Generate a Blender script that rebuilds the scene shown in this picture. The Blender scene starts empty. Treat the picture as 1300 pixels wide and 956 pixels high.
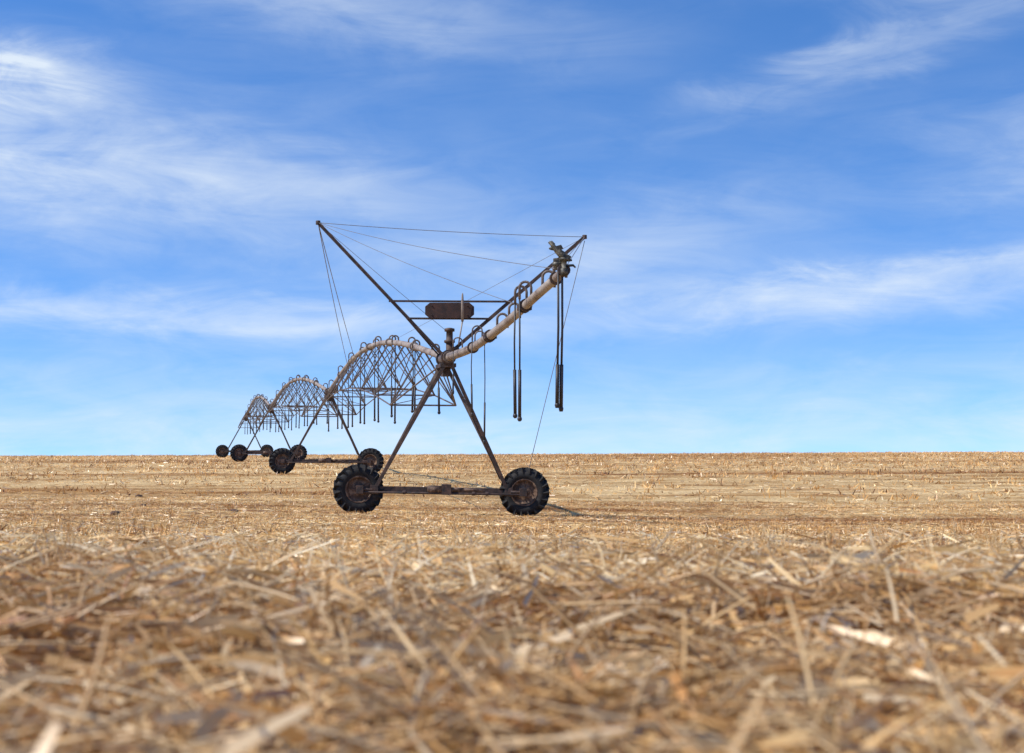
import bpy, math, numpy as np
from mathutils import Vector, Matrix
rng=np.random.default_rng(7)
scene=bpy.context.scene
scene.view_settings.view_transform='Standard'
scene.view_settings.look='None'
scene.view_settings.exposure=0
F=1805.0

# ---------------------------------------------------------------- terrain
PY=np.array([-3000,-60,0,4,8,14,22,36,46,68,102,136,185,230,400,900,4000.])
PZ=np.array([-6,-.45,-.38,-.385,-.54,-.83,-1.18,-1.52,-1.46,-.90,-.47,-.17,.03,-.25,-3,-14,-90.])
_d=np.linspace(-60,400,4601)
_z=np.interp(_d,PY,PZ)
k=np.hanning(61);k/=k.sum()
_zs=np.convolve(np.pad(_z,30,mode='edge'),k,mode='valid')
def prof(y):
    y=np.asarray(y,float)
    return np.where((y>-59)&(y<398),np.interp(y,_d,_zs),np.interp(y,PY,PZ))
def sstep(a,b,x):
    t=np.clip((x-a)/(b-a),0,1);return t*t*(3-2*t)
def hgt(x,y):
    x=np.asarray(x,float);y=np.asarray(y,float)
    z=prof(y)
    xc=90*np.tanh(x/90)
    z=z+.0052*xc*sstep(50,185,y)
    z=z-.022*np.clip(x+1.7,-6,6)*np.exp(-((y-36)/14)**2)
    near=1-sstep(7,20,y)
    z=z+near*(.018*np.sin(3.1*x+1.3*y)+.016*np.sin(-2.2*x+4.1*y+1)+.014*np.sin(7.3*x+3.1*y+2)+.012*np.sin(7.1*y-6.3*x))
    z=z+.03*np.sin(.31*x+.23*y)*np.sin(.17*x-.37*y+1)*sstep(10,30,y)
    z=z+.10*np.sin(.045*x+.6)*np.sin(.03*y+.021*x)*sstep(90,200,y)*.6
    return z
def H(x,y): return float(hgt(x,y))

def new_mat(name):
    m=bpy.data.materials.new(name);m.use_nodes=True
    nt=m.node_tree
    return m,nt,nt.nodes['Principled BSDF']
def N(nt,t,**kw):
    n=nt.nodes.new(t)
    for a,b in kw.items(): setattr(n,a,b)
    return n
def noise(nt,vec,scale,detail=4,rough=.55,dist=0):
    n=N(nt,'ShaderNodeTexNoise');n.inputs['Scale'].default_value=scale
    n.inputs['Detail'].default_value=detail;n.inputs['Roughness'].default_value=rough
    n.inputs['Distortion'].default_value=dist
    if vec is not None: nt.links.new(vec,n.inputs['Vector'])
    return n
def ramp(nt,fac,stops):
    r=N(nt,'ShaderNodeValToRGB')
    el=r.color_ramp.elements
    while len(el)<len(stops): el.new(.5)
    for e,(p,c) in zip(el,stops):
        e.position=p;e.color=(*c,1) if len(c)==3 else c
    nt.links.new(fac,r.inputs['Fac']);return r
def mix(nt,fac,a,b,mode='MIX'):
    m=N(nt,'ShaderNodeMix',data_type='RGBA',blend_type=mode)
    for s,v in ((0,fac),(6,a),(7,b)):
        if isinstance(v,(int,float)): m.inputs[s].default_value=v
        elif isinstance(v,tuple): m.inputs[s].default_value=(*v,1)
        else: nt.links.new(v,m.inputs[s])
    return m.outputs[2]
def field_tint(nt,P,c,det=4):
    """field-wide drifts in straw cover: wheel tracks, swaths, bare reddish patches (world position)"""
    def st(sc,rot,scale,detail,stops,f,c):
        mp=N(nt,'ShaderNodeMapping');nt.links.new(P,mp.inputs['Vector'])
        mp.inputs['Rotation'].default_value=(0,0,rot);mp.inputs['Scale'].default_value=sc
        n=noise(nt,mp.outputs[0],scale,detail,.6,0)
        return mix(nt,f,c,ramp(nt,n.outputs['Fac'],stops).outputs[0],'MULTIPLY')
    c=st((.10,.9,0),.10,1.0,det,[(.36,(.60,.44,.29)),(.50,(1,.97,.91)),(.7,(1.12,1.10,1.04))],.85,c)
    c=st((.018,.11,0),-.08,1.0,2,[(.36,(.70,.53,.37)),(.50,(1,.98,.94)),(.64,(1.18,1.19,1.19))],.95,c)
    c=st((.7,.6,0),.3,1.0,2,[(.34,(.76,.62,.47)),(.50,(1.0,.97,.92)),(.64,(1.16,1.14,1.10))],.85,c)
    s=N(nt,'ShaderNodeSeparateXYZ');nt.links.new(P,s.inputs[0])
    def mm(op,a,b=None,cl=False):
        m=N(nt,'ShaderNodeMath',operation=op);m.use_clamp=cl
        for i_,v in enumerate((a,b)):
            if v is None: continue
            if isinstance(v,(int,float)): m.inputs[i_].default_value=v
            else: nt.links.new(v,m.inputs[i_])
        return m.outputs[0]
    wob=noise(nt,P,.35,1)
    base=mm('ADD',mm('SUBTRACT',s.outputs['Y'],mm('MULTIPLY',s.outputs['X'],.05)),mm('MULTIPLY',wob.outputs['Fac'],1.2))
    tot=None
    for y0,wd in ((35.9,.9),(30.5,.6),(67.9,1.6),(101.8,2.0)):
        m_=mm('SUBTRACT',1.0,mm('DIVIDE',mm('ABSOLUTE',mm('SUBTRACT',base,y0+.6)),wd),True)
        tot=m_ if tot is None else mm('ADD',tot,m_)
    return mix(nt,mm('MULTIPLY',tot,.9),c,mix(nt,1.0,c,(.52,.34,.21),'MULTIPLY'))

# ground sheet
def axis(pos): return np.array(sorted(set(np.round(pos,4))))
ya=axis(np.concatenate([np.linspace(-60,-2,20),np.linspace(-1.5,12,130),np.linspace(12.3,60,120),np.linspace(61,240,150),np.geomspace(245,4000,30),[-1000,-300]]))
xp=np.concatenate([np.linspace(0,7,60),np.linspace(7.3,30,50),np.linspace(31,120,60),np.geomspace(125,4000,26)])
xa=axis(np.concatenate([-xp,xp]))
X,Y=np.meshgrid(xa,ya)
V=np.stack([X,Y,hgt(X,Y)],-1).reshape(-1,3)
nx,ny=len(xa),len(ya)
i=np.arange(ny-1)[:,None]*nx+np.arange(nx-1)[None,:]
Fq=np.stack([i,i+1,i+nx+1,i+nx],-1).reshape(-1,4)
def mesh_np(name,V,Fa,mat,col=None,smooth=True):
    me=bpy.data.meshes.new(name)
    nf,kk=Fa.shape
    me.vertices.add(len(V));me.vertices.foreach_set('co',V.astype(np.float32).ravel())
    me.loops.add(nf*kk);me.loops.foreach_set('vertex_index',Fa.astype(np.int32).ravel())
    me.polygons.add(nf)
    me.polygons.foreach_set('loop_start',np.arange(0,nf*kk,kk,dtype=np.int32))
    me.polygons.foreach_set('loop_total',np.full(nf,kk,dtype=np.int32))
    me.update(calc_edges=True)
    if smooth: me.polygons.foreach_set('use_smooth',np.ones(nf,dtype=bool))
    if col is not None:
        a=me.attributes.new('tint','FLOAT_COLOR','POINT')
        c=np.concatenate([col,np.ones((len(col),1))],1).astype(np.float32)
        a.data.foreach_set('color',c.ravel())
    me.materials.append(mat)
    ob=bpy.data.objects.new(name,me);scene.collection.objects.link(ob);return ob

mg,nt,bs=new_mat('stubble_field_ground')
geo=N(nt,'ShaderNodeNewGeometry');P=geo.outputs['Position']
n1=noise(nt,P,30,5,.75);n2=noise(nt,P,4,6,.72)
c1=ramp(nt,n1.outputs['Fac'],[(.32,(.21,.12,.048)),(.47,(.58,.40,.19)),(.64,(.90,.73,.46))]).outputs[0]
c2=ramp(nt,n2.outputs['Fac'],[(.34,(.34,.21,.095)),(.50,(.66,.47,.245)),(.66,(.86,.70,.44))]).outputs[0]
c=mix(nt,.5,c1,c2)
c=field_tint(nt,P,c,4)
nt.links.new(c,bs.inputs['Base Color']);bs.inputs['Roughness'].default_value=.95
bs.inputs['Specular IOR Level'].default_value=.1
bp=N(nt,'ShaderNodeBump');bp.inputs['Strength'].default_value=1.0;bp.inputs['Distance'].default_value=.18
nt.links.new(n2.outputs['Fac'],bp.inputs['Height']);nt.links.new(bp.outputs[0],bs.inputs['Normal'])
ground=mesh_np('ground',V,Fq,mg)

# ---------------------------------------------------------------- straw
ms,nt,bs=new_mat('dry_straw')
at=N(nt,'ShaderNodeAttribute',attribute_name='tint')
geo=N(nt,'ShaderNodeNewGeometry')
cc=field_tint(nt,geo.outputs['Position'],at.outputs['Color'],2)
nt.links.new(cc,bs.inputs['Base Color']);bs.inputs['Roughness'].default_value=.34
bs.inputs['Specular IOR Level'].default_value=.7
tr=N(nt,'ShaderNodeBsdfTranslucent');nt.links.new(cc,tr.inputs['Color'])
mx=N(nt,'ShaderNodeMixShader');mx.inputs[0].default_value=.22
nt.links.new(bs.outputs[0],mx.inputs[1]);nt.links.new(tr.outputs[0],mx.inputs[2])
nt.links.new(mx.outputs[0],nt.nodes['Material Output'].inputs['Surface'])

PAL=np.array([[.98,.82,.51],[.95,.73,.38],[.90,.62,.28],[.68,.43,.17],[.28,.155,.06],[.99,.93,.73],[.84,.51,.18]])
def straw(x,y,L,w,az,el,bend,lift,S=2,kk=3,pw=None,flat=False,warm=0.):
    n=len(x)
    d=np.stack([np.cos(az)*np.cos(el),np.sin(az)*np.cos(el),np.sin(el)],-1)
    side=np.stack([-np.sin(az),np.cos(az),np.zeros(n)],-1)
    up=np.cross(d,side);up*=-1
    up=np.where(up[:,2:3]<0,-up,up)
    base=np.stack([x,y,hgt(x,y)+lift],-1)
    t=np.linspace(0,1,S+1)
    cen=base[:,None]+d[:,None]*(L[:,None]*t)[...,None]+(side*bend[:,None]-np.array([0,0,1])*np.abs(bend)[:,None]*.5)[:,None]*(L[:,None]*t**2)[...,None]
    taper=1-.45*t**2
    if flat:
        tw=rng.uniform(0,math.pi,n)
        off=side*np.cos(tw)[:,None]+up*np.sin(tw)[:,None]
        rings=np.stack([off,-off],1)
        K=2
    else:
        a=np.arange(kk)*2*math.pi/kk
        rings=side[:,None]*np.cos(a)[None,:,None]+up[:,None]*np.sin(a)[None,:,None];K=kk
    Vv=cen[:,:,None]+rings[:,None]*(w[:,None]*taper[None])[:,:,None,None]
    Vv=Vv.reshape(-1,3)
    b=(np.arange(n)*(S+1)*K)[:,None,None]
    s=np.arange(S)[None,:,None]*K
    if flat:
        j=np.zeros((1,1,1),int);jn=j+1
    else:
        j=np.arange(K)[None,None,:];jn=(j+1)%K
    Fa=np.stack([b+s+j,b+s+jn,b+s+K+jn,b+s+K+j],-1).reshape(-1,4)
    ci=rng.choice(len(PAL),n,p=pw if pw is not None else [.24,.24,.15,.11,.09,.12,.05])
    drift=.5+.5*np.sin(1.7*x+.9*y)*np.sin(1.1*y-.6*x+2)
    c=PAL[ci]*rng.uniform(.86,1.01,(n,1))
    c=c*(1-.10*drift[:,None]*np.array([.5,1,1.6]))
    c=c*np.array([1,1-.06*warm,1-.15*warm])
    col=np.repeat(c,(S+1)*K,0)
    return Vv,Fa,col
parts=[]
def addp(*a,**k): parts.append(straw(*a,**k))
def area(n,y0,y1,m=1.0,k=.42,p=1.0):
    y=rng.uniform(0,1,n*3)
    yy=y0+(y1-y0)*y**p
    keep=rng.uniform(0,1,n*3)<(k*yy+m)/(k*y1+m)
    yy=yy[keep][:n]
    xx=rng.uniform(-1,1,len(yy))*(k*yy+m)
    return xx,yy
U=rng.uniform
def lying(n,y0,y1,L0,L1,w0,w1,S,kk,lift,flat=False,m=1.0,el=.28,p=1.0,**kw):
    x,y=area(n,y0,y1,m,p=p);n=len(x)
    az=U(0,2*math.pi,n);e=rng.normal(.05,el,n)
    addp(x,y,U(L0,L1,n),U(w0,w1,n),az,e,rng.normal(0,.14,n),np.abs(rng.normal(0,lift,n))+.004,S=S,kk=kk,flat=flat,**kw)
BR=[.33,.22,.10,.04,.02,.26,.03]
lying(12000,.7,4.8,.06,.20,.0014,.0028,3,3,.012)
lying(8500,.7,4.8,.06,.24,.0026,.0048,3,3,.034,pw=BR)
lying(5000,.7,4.8,.05,.16,.004,.010,3,2,.034,flat=True,pw=BR)
lying(32000,4.8,13,.06,.20,.0020,.004,2,3,.012,el=.18)
lying(11000,4.8,13,.06,.20,.004,.008,2,2,.022,flat=True,el=.18,pw=BR)
lying(80000,13,46,.06,.20,.003,.008,1,2,.012,flat=True,m=4,warm=.5,el=.14)
lying(50000,46,190,.12,.36,.008,.020,1,2,.03,flat=True,m=8,warm=.4,el=.15)
def clumps(nc,per,y0,y1,h0,h1,w0,w1,spread,S=2,kk=3,m=1.0,flat=False,**kw):
    cx,cy=area(nc,y0,y1,m);nc=len(cx)
    hh=U(h0,h1,nc)
    x=np.repeat(cx,per)+rng.normal(0,spread,nc*per);y=np.repeat(cy,per)+rng.normal(0,spread,nc*per)
    n=len(x);L=np.repeat(hh,per)*U(.5,1.1,n)
    addp(x,y,L,U(w0,w1,n),U(0,2*math.pi,n),U(.6,1.5,n),rng.normal(0,.12,n),np.zeros(n),S=S,kk=kk,flat=flat,**kw)
clumps(260,9,1.4,5,.05,.12,.0018,.0034,.02,S=3)
clumps(500,10,4.5,8,.06,.13,.002,.0036,.03)
clumps(250,8,8,13,.04,.08,.0018,.0034,.03)
clumps(60,12,4.5,8,.12,.22,.0016,.0030,.04)
clumps(16,4,4.0,7.5,.22,.36,.0016,.0028,.03,S=3)
clumps(3600,9,13,46,.05,.13,.004,.008,.08,S=1,flat=True,m=4,warm=1.0,pw=[.10,.17,.24,.19,.13,.05,.12])
clumps(110,9,13,34,.12,.22,.003,.006,.08,S=2,flat=True,m=4,warm=.9,pw=[.1,.1,.25,.2,.13,.02,.2])
clumps(6500,7,46,190,.10,.28,.012,.03,.22,S=1,flat=True,m=8,warm=.8,pw=[.12,.18,.24,.18,.12,.05,.11])
n=9
addp(-1.75+rng.normal(0,.03,n),5.6+rng.normal(0,.03,n),U(.18,.34,n),U(.0014,.0024,n),U(0,6.28,n),U(1.1,1.5,n),rng.normal(0,.2,n),np.zeros(n),S=4)
vo=0;VV=[];FF=[];CC=[]
for v,f,c in parts:
    VV.append(v);FF.append(f+vo);CC.append(c);vo+=len(v)
mesh_np('straw_stubble',np.concatenate(VV),np.concatenate(FF),ms,np.concatenate(CC))

# ---------------------------------------------------------------- machine builder
class MB:
    def __init__(s): s.v=[];s.f=[];s.sm=[]
    def ring_tube(s,pts,rs,k=8,cap=True,smooth=True):
        pts=[Vector(p) for p in pts];b=len(s.v);n=len(pts)
        if not hasattr(rs,'__len__'): rs=[rs]*n
        prev=None
        for i,p in enumerate(pts):
            t=(pts[min(i+1,n-1)]-pts[max(i-1,0)])
            if t.length<1e-9: t=Vector((0,0,1))
            t.normalize()
            if prev is None:
                a=Vector((0,0,1)) if abs(t.z)<.9 else Vector((1,0,0))
                u=t.cross(a).normalized()
            else:
                u=(prev-t*prev.dot(t))
                u=u.normalized() if u.length>1e-6 else t.orthogonal().normalized()
            prev=u;w=t.cross(u)
            for j in range(k):
                an=2*math.pi*j/k
                s.v.append(p+(u*math.cos(an)+w*math.sin(an))*rs[i])
        for i in range(n-1):
            for j in range(k):
                a=b+i*k+j;c=b+i*k+(j+1)%k
                s.f.append((a,c,c+k,a+k));s.sm.append(smooth)
        if cap:
            s.f.append(tuple(b+j for j in range(k))[::-1]);s.sm.append(False)
            s.f.append(tuple(b+(n-1)*k+j for j in range(k)));s.sm.append(False)
    def lathe(s,c,ax,prof,k=32):
        c=Vector(c);ax=Vector(ax).normalized();u=ax.orthogonal().normalized();w=ax.cross(u);b=len(s.v)
        for o,r in prof:
            for j in range(k):
                an=2*math.pi*j/k
                s.v.append(c+ax*o+(u*math.cos(an)+w*math.sin(an))*max(r,.001))
        for i in range(len(prof)-1):
            for j in range(k):
                a=b+i*k+j;d=b+i*k+(j+1)%k
                s.f.append((a,d,d+k,a+k));s.sm.append(True)
    def box(s,c,X,Y,Z):
        c=Vector(c);X=Vector(X);Y=Vector(Y);Z=Vector(Z);b=len(s.v)
        for a in (-1,1):
            for d in (-1,1):
                for e in (-1,1): s.v.append(c+X*a+Y*d+Z*e)
        for f in ((0,1,3,2),(4,6,7,5),(0,4,5,1),(2,3,7,6),(0,2,6,4),(1,5,7,3)):
            s.f.append(tuple(b+q for q in f));s.sm.append(False)
    def bar(s,a,b,wd=.05,dp=None):
        a=Vector(a);b=Vector(b);t=(b-a);L=t.length;t.normalize()
        u=t.cross(Vector((0,1,0)))
        if u.length<.1: u=t.cross(Vector((0,0,1)))
        u.normalize();w=t.cross(u);dp=dp or wd
        s.box((a+b)/2,t*L/2,u*wd/2,w*dp/2)
    def obj(s,name,mat,parent,bevel=0):
        me=bpy.data.meshes.new(name);me.from_pydata([tuple(v) for v in s.v],[],s.f)
        me.polygons.foreach_set('use_smooth',s.sm);me.materials.append(mat);me.update()
        ob=bpy.data.objects.new(name,me);scene.collection.objects.link(ob);ob.parent=parent
        if bevel:
            m=ob.modifiers.new('b','BEVEL');m.width=bevel;m.segments=2;m.limit_method='ANGLE'
        return ob
def metal(name,stops,scale=5,rough=.6,met=.0,bump=.3):
    m,nt,bs=new_mat(name)
    g=N(nt,'ShaderNodeNewGeometry')
    a=noise(nt,g.outputs['Position'],scale,6,.65,.2);b=noise(nt,g.outputs['Position'],scale*9,4,.6)
    mm=N(nt,'ShaderNodeMath',operation='MULTIPLY_ADD');nt.links.new(b.outputs['Fac'],mm.inputs[0]);mm.inputs[1].default_value=.35
    sb=N(nt,'ShaderNodeMath',operation='SUBTRACT');nt.links.new(a.outputs['Fac'],sb.inputs[0]);sb.inputs[1].default_value=.175
    nt.links.new(sb.outputs[0],mm.inputs[2])
    r=ramp(nt,mm.outputs[0],stops);nt.links.new(r.outputs[0],bs.inputs['Base Color'])
    bs.inputs['Roughness'].default_value=rough;bs.inputs['Metallic'].default_value=met
    bp=N(nt,'ShaderNodeBump');bp.inputs['Strength'].default_value=bump;bp.inputs['Distance'].default_value=.01
    nt.links.new(b.outputs['Fac'],bp.inputs['Height']);nt.links.new(bp.outputs[0],bs.inputs['Normal'])
    return m
M_pipe=metal('weathered_pipe',[(.30,(.09,.052,.035)),(.45,(.25,.19,.145)),(.66,(.40,.34,.275))],1.6,.6,0,.08)
M_steel=metal('galvanised_steel',[(.35,(.055,.033,.022)),(.5,(.125,.088,.064)),(.68,(.22,.175,.14))],6,.55)
M_dark=metal('rusty_dark_steel',[(.35,(.018,.013,.011)),(.5,(.05,.028,.020)),(.68,(.11,.058,.036))],7,.65)
M_rust=metal('rusted_plate',[(.32,(.022,.011,.010)),(.5,(.042,.019,.014)),(.7,(.075,.032,.021))],6,.8)
M_tyre=metal('dusty_rubber',[(.35,(.005,.005,.005)),(.55,(.012,.011,.011)),(.78,(.05,.04,.03))],8,.85)
M_rim=metal('rusty_rim',[(.34,(.035,.02,.013)),(.5,(.11,.06,.036)),(.66,(.30,.20,.13))],7,.7)
M_hose=metal('black_hose',[(.3,(.012,.011,.011)),(.6,(.04,.03,.026)),(.8,(.07,.055,.05))],10,.5)
M_wire=metal('steel_wire',[(.3,(.10,.09,.085)),(.7,(.22,.20,.19))],10,.5)
M_gun=metal('gun_painted_metal',[(.36,(.012,.011,.008)),(.5,(.045,.040,.026)),(.64,(.20,.18,.13))],16,.5)

root=bpy.data.objects.new('center_pivot_irrigation_machine',None);scene.collection.objects.link(root)
Z=Vector((0,0,1))
tow=[Vector((-1.68,36,0)),Vector((-8.75,68,0)),Vector((-17.3,102,0)),Vector((-25.4,136,0))]
apex=[]
for t in tow:
    apex.append(Vector((t.x,t.y,H(t.x,t.y)+3.92)))
apex[0].z=2.44
def wheel(tyre,rim,c,ax):
    R=.625;W=.17
    c=Vector(c);ax=Vector(ax).normalized()
    tyre.lathe(c,ax,[(-.12,.32),(-W,.36),(-W-.015,.44),(-W,.51),(-.12,.555),(0,.57),(.12,.555),(W,.51),(W+.015,.44),(W,.36),(.12,.32)],40)
    u=ax.orthogonal().normalized();w=ax.cross(u);n=19
    for sgn in (-1,1):
        for i in range(n):
            a=2*math.pi*(i+(.5 if sgn>0 else 0))/n
            r=(u*math.cos(a)+w*math.sin(a));t=ax.cross(r)
            dirv=(ax*sgn*.8+t*.55).normalized()
            nn=r.cross(dirv).normalized()
            tyre.box(c+ax*sgn*.088+t*.03+r*.578,dirv*.105,nn*.026,r*.047)
            tyre.box(c+ax*sgn*(W-.004)+t*.088+r*.53,dirv*.020,nn*.028,r*.065)
    rim.lathe(c,ax,[(-.15,.345),(-.165,.33),(-.13,.30),(-.08,.285),(-.05,.20),(-.085,.13),(-.10,.0)],32)
    rim.lathe(c,ax,[(.15,.345),(.165,.33),(.13,.30),(.08,.285),(.05,.20),(.085,.13),(.10,.0)],32)
    for i in range(8):
        a=2*math.pi*i/8;r=(u*math.cos(a)+w*math.sin(a))
        for sg in (-1,1):
            rim.ring_tube([c+r*.165+ax*sg*.06,c+r*.165+ax*sg*.105],.016,6)
    for sg in (-1,1): rim.ring_tube([c+ax*sg*.09,c+ax*sg*.17,c+ax*sg*.175],[.07,.06,.03],12)
def tower(i):
    A=apex[i];p=(tow[1]-tow[0]).normalized()
    q=Vector((1,.05+.02*i,0)).normalized();ax=Vector((-q.y,q.x,0))
    wl=A-q*2.18;wr=A+q*2.0
    st=MB();ty=MB();rm=MB();dk=MB()
    W=[]
    for ww,tw in ((wl,.16),(wr,-.12)):
        c=Vector((ww.x,ww.y,H(ww.x,ww.y)+.60));W.append(c)
        wheel(ty,rm,c,Matrix.Rotation(tw,3,'Z')@ax)
    a,b=W;d=(b-a).normalized()
    a2=a+d*.42+Z*.02;b2=b-d*.42+Z*.02
    dk.bar(a2-ax*.02,b2-ax*.02,.14,.10)
    dk.ring_tube([a+d*.1-ax*.24-Z*.06,b-d*.1-ax*.24-Z*.06],.028,8)
    for c,sg in ((a,1),(b,-1)):
        dk.box(c+d*sg*.40,d*.10,ax*.13,Z*.11)
        dk.box(c-ax*.24+d*sg*.05,d*.09,ax*.07,Z*.10)
        dk.ring_tube([c+ax*.2,c+ax*.2+d*sg*.36],.04,8)
        dk.ring_tube([c-ax*.2,c-ax*.2+d*sg*.36],.04,8)
    m=(a+b)/2-ax*.2+Z*.04
    rm.ring_tube([m-d*.36,m-d*.34,m+d*.02],[.06,.095,.095],14)
    dk.box(m+d*.12,d*.12,ax*.12,Z*.13)
    rm.ring_tube([m+d*.24,m+d*.5],[.06,.045],10)
    rm.ring_tube([m+d*.55,m+d*1.0],.04,10)
    for t in (.22,.74,.84): dk.ring_tube([a2.lerp(b2,t)-ax*.24-d*.04-Z*.07,a2.lerp(b2,t)-ax*.24+d*.04-Z*.07],.05,10)
    for c,sg in ((a2+d*.04,-1),(b2-d*.04,1)):
        tops=[]
        for s2 in (-1,1):
            top=A+p*s2*.34+q*sg*.10-Z*.22
            foot=c+ax*s2*.09+Z*.08
            st_=st if s2>0 else dk
            st_.bar(top,foot,.09,.07)
            tops.append((top,foot))
        for t in (.25,.52,.78):
            dk.bar(tops[0][0].lerp(tops[0][1],t),tops[1][0].lerp(tops[1][1],t),.03)
    dk.ring_tube([A+q*.22-Z*.3,(A+q*.2-Z*.3).lerp(b2,.45)+Z*.06-q*.09,(A-Z*.3).lerp(b2,.9)-q*.05],.018,6)
    st.ring_tube([A-p*.5-Z*0,A+p*.5],.155,16)
    for s2 in (-.42,-.36,.36,.42): dk.ring_tube([A+p*(s2-.02),A+p*(s2+.02)],.19,16)
    dk.box(A-Z*.2,q*.20,p*.38,Z*.05)
    dk.box(A-Z*.36,q*.10,p*.16,Z*.10)
    if i>0:
        rm.box(A+q*.3+Z*.12,q*.12,p*.10,Z*.2)
    st.obj('tower_leg_galvanised',M_steel,root,.006);dk.obj('tower_frame',M_dark,root,.006)
    ty.obj('tyre',M_tyre,root);rm.obj('wheel_rim',M_rim,root)
    return W,q,ax,p
info=[tower(i) for i in range(4)]

RISE=1.22
def span(i):
    a,b=apex[i],apex[i+1];rise=RISE
    d=(b-a);dh=Vector((d.x,d.y,0)).normalized();q=Vector((dh.y,-dh.x,0))
    f=lambda t:a.lerp(b,t)+Z*rise*math.sin(math.pi*t)
    pp=MB();pp.ring_tube([f(t/40) for t in range(41)],.088,14)
    for t in range(1,6): 
        c=f(t/6);e=(f(t/6+.002)-c).normalized();pp.ring_tube([c-e*.05,c+e*.05],.14,14)
    pp.obj('span_pipe',M_pipe,root)
    tr=MB();n=9;dep=1.55
    low=[]
    for j in range(1,n):
        t=j/n;c=f(t);low.append((c-Z*dep-q*.92,c-Z*dep+q*.92,c))
    for s in (0,1):
        chain=[f(.012)-Z*.15]+[l[s] for l in low]+[f(.988)-Z*.15]
        tr.ring_tube(chain,.022,6)
    for j,l in enumerate(low):
        t=(j+1)/n
        tr.bar(l[0],l[1],.045)
        for s in (0,1):
            tr.bar(l[s],l[2],.05)
            tr.ring_tube([l[s],f(t-.5/n)],.017,5);tr.ring_tube([l[s],f(t+.5/n)],.017,5)
        if j+1<len(low):
            tr.ring_tube([l[0],low[j+1][1]],.011,4)
    tr.obj('span_truss',M_steel,root)
    hs=MB();gn=MB()
    m=15
    for j in range(1,m):
        t=(j)/m;c=f(t);sg=1 if j%2 else -1
        goose(gn,hs,c,q*sg,max(c.z-1.15+rng.uniform(-.1,.1)-(a.z-2.44)*.8,1.2),.10,1.0,.13)
    gn.obj('gooseneck_pipes',M_steel,root);hs.obj('drop_hoses',M_hose,root)
def goose(gn,hs,c,q,drop,r=.16,thick=1.0,rise=.3):
    pts=[c+Z*.05,c+Z*rise]
    for k in range(1,9):
        a=math.pi*k/8
        pts.append(c+Z*(rise+r*math.sin(a))+q*(r-r*math.cos(a)))
    e=pts[-1]-Z*(rise-.02);pts.append(e)
    gn.ring_tube(pts,.024*thick,8)
    sw=rng.normal(0,.012)
    b=e-Z*drop
    hs.ring_tube([e,e.lerp(b,.35)+q*sw*1.5,e.lerp(b,.6)+q*sw],.018*thick,6)
    hs.ring_tube([e.lerp(b,.6)+q*sw,b],.030*thick,8)
    hs.ring_tube([b+Z*.01,b-Z*.02,b-Z*.05,b-Z*.08],[.03,.042*thick,.042*thick,.02],8)
for i in range(3): span(i)

W,q,ax,p=info[0];A=apex[0]
BP=[(-1.68,36,2.44),(-1.0,33.2,2.46),(-.58,31.2,2.54),(-.06,28.8,2.72),(.42,26.4,2.93),(.80,24.9,3.12),(.90,24.45,3.19)]
def cat(t):
    n=len(BP)-1;x=t*n;i=min(int(x),n-1);u=x-i
    P=[Vector(BP[max(0,min(n,i+k))]) for k in (-1,0,1,2)]
    return .5*((2*P[1])+(-P[0]+P[2])*u+(2*P[0]-5*P[1]+4*P[2]-P[3])*u*u+(-P[0]+3*P[1]-3*P[2]+P[3])*u**3)
bm=MB();N_=40
bm.ring_tube([cat(t/N_) for t in range(N_+1)],[.105-.03*(t/N_) for t in range(N_+1)],16)
bm.obj('boom_pipe',M_pipe,root)
dk=MB()
for t in (.2,.36,.37,.6,.61,.82,.99):
    c=cat(t);e=(cat(min(t+.01,1))-cat(t-.01)).normalized();dk.ring_tube([c-e*.03,c+e*.03],.145-.03*t,14)
for t in (.37,.6):
    c=cat(t);dk.box(c-Z*.02,q*.13,p*.08,Z*.05)
top=A+Vector((.10,-.15,0))
rs=MB()
rs.ring_tube([top,top+Z*.12,top+Z*.13,top+Z*.36],[.15,.15,.09,.09],14)
rs.ring_tube([top+Z*.36,top+Z*.39,top+Z*.44,top+Z*.46,top+Z*.66,top+Z*.67,top+Z*.74,top+Z*.76],[.09,.14,.14,.085,.085,.13,.13,.05],14)
rs.box(top+Z*.18+q*.16,q*.07,p*.07,Z*.10)
rs.obj('riser_collector',M_dark,root)
F0=A+Vector((-.02,-.05,.02))
TL=Vector((-4.93,35.8,5.88));TR=Vector((1.86,36.1,5.56))
for T in (TL,TR):
    dk.bar(F0,T,.085,.07)
    dk.ring_tube([T-Z*.05,T+Z*.05],.06,8)
def onmast(T,z): return F0.lerp(T,(z-F0.z)/(T.z-F0.z))
for z,ex in ((3.88,.08),(3.44,.05)):
    a=onmast(TL,z);b=onmast(TR,z);dd=(b-a).normalized()
    dk.bar(a-dd*ex-Vector((0,.06,0)),b+dd*ex-Vector((0,.06,0)),.05,.04)
dk.bar(F0+p*.5,onmast(TL,3.88),.04);dk.bar(F0+p*.5,onmast(TR,3.88),.04)
pl=MB()
cx=-1.58;cz=3.64;py=35.86
prof_=[(-.62,.10),(-.50,.20),(.50,.20),(.62,.10),(.62,-.10),(.50,-.20),(-.50,-.20),(-.62,-.10)]
b=len(pl.v)
for yy in (-.05,.05):
    for X_,Z_ in prof_: pl.v.append(Vector((cx+X_,py+yy,cz+Z_)))
n=8
pl.f.append(tuple(range(n))[::-1]);pl.sm.append(False);pl.f.append(tuple(range(n,2*n)));pl.sm.append(False)
for j in range(n): pl.f.append((j,(j+1)%n,n+(j+1)%n,n+j));pl.sm.append(False)
for X_ in (-.45,.45): 
    for Z_ in (-.12,.12): pl.ring_tube([(cx+X_,py-.05,cz+Z_),(cx+X_,py-.075,cz+Z_)],.02,8)
pl.obj('counter_plate',M_rust,root,.01)
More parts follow.
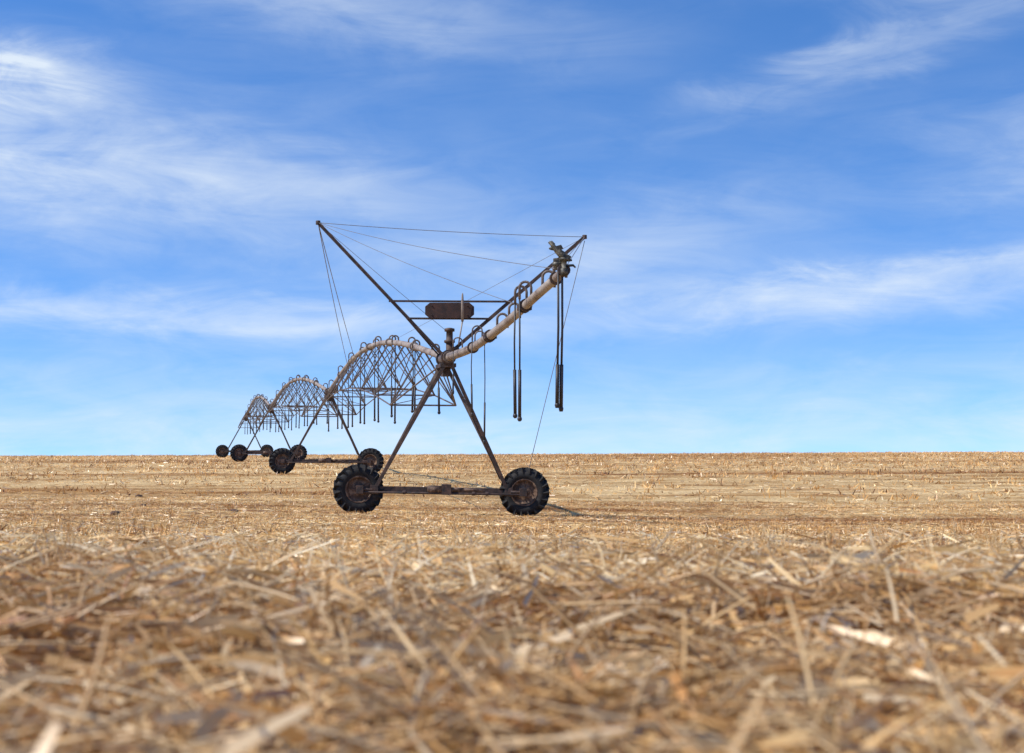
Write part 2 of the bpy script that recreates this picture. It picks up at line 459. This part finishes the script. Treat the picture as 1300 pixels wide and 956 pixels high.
sl=MB();s0=Vector((-1.25,35.7,3.35))
sl.ring_tube([s0,s0+Z*.50,s0+Z*.68,s0+Z*.72],[.035,.035,.022,.008],10);sl.ring_tube([s0-Z*.6-q*.1,s0],.02,6)
sl.obj('sight_rod',M_pipe,root)
dk.obj('mast_and_boom_fittings',M_dark,root,.004)
wr=MB()
def wire(a,b,sag=0,r=.008):
    a=Vector(a);b=Vector(b)
    wr.ring_tube([a.lerp(b,t/12)-Z*sag*4*(t/12)*(1-t/12) for t in range(13)],r,5)
wire(TL,TR,.05)
E=cat(1.0)
def sp(t): return apex[0].lerp(apex[1],t)+Z*RISE*math.sin(math.pi*t)
wire(TL,sp(.66),.05,.011);wire(TL,sp(.74),.12,.011);wire(TR,sp(.74),.0,.006)
wire(TL,E,.1,.006);wire(TL,cat(.6),.1,.006);wire(TR,E,.0,.008);wire(TR,cat(.6),.0,.007)
wire(TR-Z*.1,W[1]+Vector((0,-.1,.15)),.0,.009)
wire(TL,TL.lerp(F0,1)+Z*.7,.02,.006)
wr.obj('stay_wires',M_wire,root)
gn=MB();hs=MB()
def pix_drop(t,zb,sg,th=1.2,off=0):
    c=cat(t)+q*off;goose(gn,hs,c,q*sg,(c.z-zb),.11,th,.24)
for t,zb,sg in ((.12,1.5,-1),(.22,.3,1),(.30,.9,-1),(.615,.75,-1),(.645,.68,-1)):
    pix_drop(t,zb,sg,1.05 if t>.5 else .7)
for t in (.42,.5,.72,.80):
    c=cat(t);pts=[c,c+Z*.24]+[c+Z*(.24+.11*math.sin(math.pi*k/8))+q*(.11-.11*math.cos(math.pi*k/8)) for k in range(1,9)]+[c+q*.22+Z*.05]
    gn.ring_tube(pts,.026,8)
for off,zb,dy in ((-.10,.88,0),(-.03,.82,.05)):
    e=E+Vector((off,dy,-.05))
    hs.ring_tube([e+Z*.1,Vector((e.x+.0,e.y,2.2)),Vector((e.x-.015,e.y,1.55))],.020,8)
    hs.ring_tube([Vector((e.x-.015,e.y,1.55)),Vector((e.x-.025,e.y,zb))],.033,8)
    hs.ring_tube([Vector((e.x-.025,e.y,zb+.01)),Vector((e.x-.025,e.y,zb-.03)),Vector((e.x-.025,e.y,zb-.08))],[.03,.043,.03],8)
gn.obj('boom_goosenecks',M_steel,root);hs.obj('boom_drop_hoses',M_hose,root)
g=MB();E=cat(1.0)
g.ring_tube([E-Z*.1,E+Z*.02,E+Z*.03,E+Z*.16,E+Z*.17,E+Z*.21],[.07,.07,.05,.05,.08,.08],12)
G=E-Z*.09
g.ring_tube([G+Z*.27,G+Z*.31,G+Vector((-.04,0,.36)),G+Vector((-.12,0,.43)),G+Vector((-.18,-.02,.50)),G+Vector((-.26,-.03,.58))],[.055,.065,.07,.055,.036,.026],10)
g.ring_tube([G+Vector((.02,0,.34)),G+Vector((-.10,0,.44)),G+Vector((-.22,0,.47)),G+Vector((-.26,0,.46))],[.03,.03,.035,.012],8)
g.box(G+Vector((-.10,-.02,.47)),(.07,0,.02),(0,.03,0),(-.02,0,.035))
g.box(G+Vector((-.20,0,.55)),(.03,0,-.03),(0,.03,0),(.02,0,.02))
g.box(G+Vector((.04,0,.32)),(.07,0,-.04),(0,.03,0),(.02,0,.04))
g.ring_tube([G+Z*.16,G+Vector((.16,0,.17)),G+Vector((.20,0,.13))],[.025,.022,.015],8)
g.ring_tube([G+Vector((.05,0,.25)),G+Vector((.14,0,.26))],.018,8)
V_=cat(.95)
g.ring_tube([V_+Vector((-.1,0,.02)),V_+Vector((-.1,0,.08)),V_+Vector((-.1,0,.09)),V_+Vector((-.1,0,.15))],[.05,.05,.09,.09],12)
g.box(V_+Vector((-.1,0,.19)),(.07,0,.01),(0,.06,0),(0,0,.035))
g.obj('end_gun_sprinkler',M_gun,root)

# ---------------------------------------------------------------- clods
mc,nt,bs=new_mat('soil_clod');g_=N(nt,'ShaderNodeNewGeometry')
nz=noise(nt,g_.outputs['Position'],20,5)
nt.links.new(ramp(nt,nz.outputs['Fac'],[(.3,(.05,.03,.02)),(.7,(.16,.09,.055))]).outputs[0],bs.inputs['Base Color']);bs.inputs['Roughness'].default_value=.95
cb=MB()
cl=[(1.36,5.2,.08),(1.24,5.1,.05),(1.46,5.35,.05),(-.03,12.5,.05),(-8.6,31,.09),(-6.6,34,.08),(-12,46,.09),(-9.8,38,.07)]
for x,y,r in cl:
    c=Vector((x,y,H(x,y)+r*.25))
    b=len(cb.v);k=10;m=6
    for a in range(m+1):
        th=math.pi*a/m
        for j in range(k):
            ph=2*math.pi*j/k;rr=r*U(.75,1.2)
            cb.v.append(c+Vector((math.sin(th)*math.cos(ph)*1.4,math.sin(th)*math.sin(ph)*1.2,math.cos(th)*.7))*rr)
    for a in range(m):
        for j in range(k):
            cb.f.append((b+a*k+j,b+a*k+(j+1)%k,b+(a+1)*k+(j+1)%k,b+(a+1)*k+j));cb.sm.append(True)
cb.obj('soil_clods',mc,None)

# ---------------------------------------------------------------- sun + sky
S=Vector((-.85,-.30,.98)).normalized()
sun=bpy.data.lights.new('sun','SUN');sun.energy=5.0;sun.angle=math.radians(.5);sun.color=(1,.95,.87)
so=bpy.data.objects.new('sun',sun);scene.collection.objects.link(so)
so.rotation_euler=(-S).to_track_quat('-Z','Y').to_euler()
w=bpy.data.worlds.new('World');scene.world=w;w.use_nodes=True;nt=w.node_tree
bg=nt.nodes['Background']
tc=N(nt,'ShaderNodeTexCoord');D=tc.outputs['Generated']
sky=N(nt,'ShaderNodeTexSky',sky_type='NISHITA');sky.sun_disc=False
sky.sun_elevation=math.asin(S.z);sky.sun_rotation=math.atan2(S.x,S.y)
sky.air_density=1.0;sky.dust_density=.3;sky.ozone_density=3.0;sky.altitude=300
va=N(nt,'ShaderNodeVectorMath',operation='MULTIPLY_ADD');nt.links.new(D,va.inputs[0])
va.inputs[1].default_value=(1,1,1.6);va.inputs[2].default_value=(0,0,.115)
vn=N(nt,'ShaderNodeVectorMath',operation='NORMALIZE');nt.links.new(va.outputs[0],vn.inputs[0])
nt.links.new(vn.outputs[0],sky.inputs['Vector'])
hs_=N(nt,'ShaderNodeHueSaturation');hs_.inputs['Saturation'].default_value=1.15
nt.links.new(sky.outputs[0],hs_.inputs['Color'])
skyc=mix(nt,1.0,hs_.outputs[0],(1.0,1.34,1.66),'MULTIPLY')
def math_(op,a,b=None,c=None,clamp=False):
    m=N(nt,'ShaderNodeMath',operation=op);m.use_clamp=clamp
    for i_,v in enumerate((a,b,c)):
        if v is None: continue
        if isinstance(v,(int,float)): m.inputs[i_].default_value=v
        else: nt.links.new(v,m.inputs[i_])
    return m.outputs[0]
mpw=N(nt,'ShaderNodeMapping');nt.links.new(D,mpw.inputs['Vector'])
mpw.inputs['Rotation'].default_value=(0,.08,0);mpw.inputs['Scale'].default_value=(5,5,26)
nw=noise(nt,mpw.outputs[0],1.3,8,.62,1.1)
mp2=N(nt,'ShaderNodeMapping');nt.links.new(D,mp2.inputs['Vector']);mp2.inputs['Rotation'].default_value=(0,-.3,0)
mp2.inputs['Scale'].default_value=(6,6,16);nw2=noise(nt,mp2.outputs[0],2.2,7,.6,.6)
mp3=N(nt,'ShaderNodeMapping');nt.links.new(D,mp3.inputs['Vector']);mp3.inputs['Scale'].default_value=(3,3,8)
nw3=noise(nt,mp3.outputs[0],1.3,2,.5,.3)
wv=N(nt,'ShaderNodeVectorMath',operation='MULTIPLY_ADD');nt.links.new(nw2.outputs['Color'],wv.inputs[0])
wv.inputs[1].default_value=(.14,0,.045);wv.inputs[2].default_value=(-.07,0,-.0225)
wp=N(nt,'ShaderNodeVectorMath',operation='ADD');nt.links.new(D,wp.inputs[0]);nt.links.new(wv.outputs[0],wp.inputs[1])
sx=N(nt,'ShaderNodeSeparateXYZ');nt.links.new(wp.outputs[0],sx.inputs[0])
blobs=[(60,122,110,36,1.15,0),(80,225,340,80,.6,.05),(430,240,230,45,.34,.1),(190,402,430,26,.5,.03),(1180,350,330,26,.52,-.12),(980,390,520,32,.34,-.04),
 (1090,85,200,30,.36,-.3),(480,25,280,45,.34,.1),(860,290,260,50,.24,-.1),(1270,225,120,65,.30,0),(560,480,1100,45,.25,0),(700,340,300,35,.25,.05),(1220,20,220,35,.25,.1),(650,565,3000,60,.55,0)]
tot=None
for px,py_,rx,ry,wt,kx in blobs:
    cx_=(px-650)/F;cz_=(577-py_)/F*.985
    dx=math_('MULTIPLY',math_('SUBTRACT',sx.outputs['X'],cx_),F/rx)
    sh=math_('MULTIPLY_ADD',math_('SUBTRACT',sx.outputs['X'],cx_),kx,sx.outputs['Z'])
    dz=math_('MULTIPLY',math_('SUBTRACT',sh,cz_),F/ry)
    r2=math_('ADD',math_('MULTIPLY',dx,dx),math_('MULTIPLY',dz,dz))
    gss=math_('MULTIPLY',math_('POWER',2.718,math_('MULTIPLY',r2,-1.1)),wt)
    tot=gss if tot is None else math_('ADD',tot,gss)
n01=math_('MULTIPLY_ADD',nw.outputs['Fac'],2.6,-.85,True)
n02=math_('MULTIPLY_ADD',nw2.outputs['Fac'],2.4,-.7,True)
tex=math_('ADD',math_('MULTIPLY',n01,.55),math_('MULTIPLY',n02,.45))
cl1=math_('MULTIPLY',tot,math_('MULTIPLY_ADD',tex,1.05,.26))
veil=math_('MULTIPLY',math_('MULTIPLY_ADD',nw3.outputs['Fac'],2.0,-.7,True),math_('MULTIPLY',tex,.30))
cf=math_('MINIMUM',math_('ADD',cl1,veil),.9)
skc=mix(nt,cf,skyc,(6.3,7.0,7.7))
nt.links.new(skc,bg.inputs['Color']);bg.inputs['Strength'].default_value=.13

# ---------------------------------------------------------------- camera
cam=bpy.data.cameras.new('camera');co=bpy.data.objects.new('camera',cam);scene.collection.objects.link(co)
cam.sensor_width=36;cam.lens=50;cam.clip_start=.05;cam.clip_end=6000
co.location=(0,0,0);co.rotation_euler=(math.radians(90+4.57),0,0)
cam.shift_y=-45/1300
cam.dof.use_dof=True;cam.dof.focus_distance=33;cam.dof.aperture_fstop=4.0
scene.camera=co
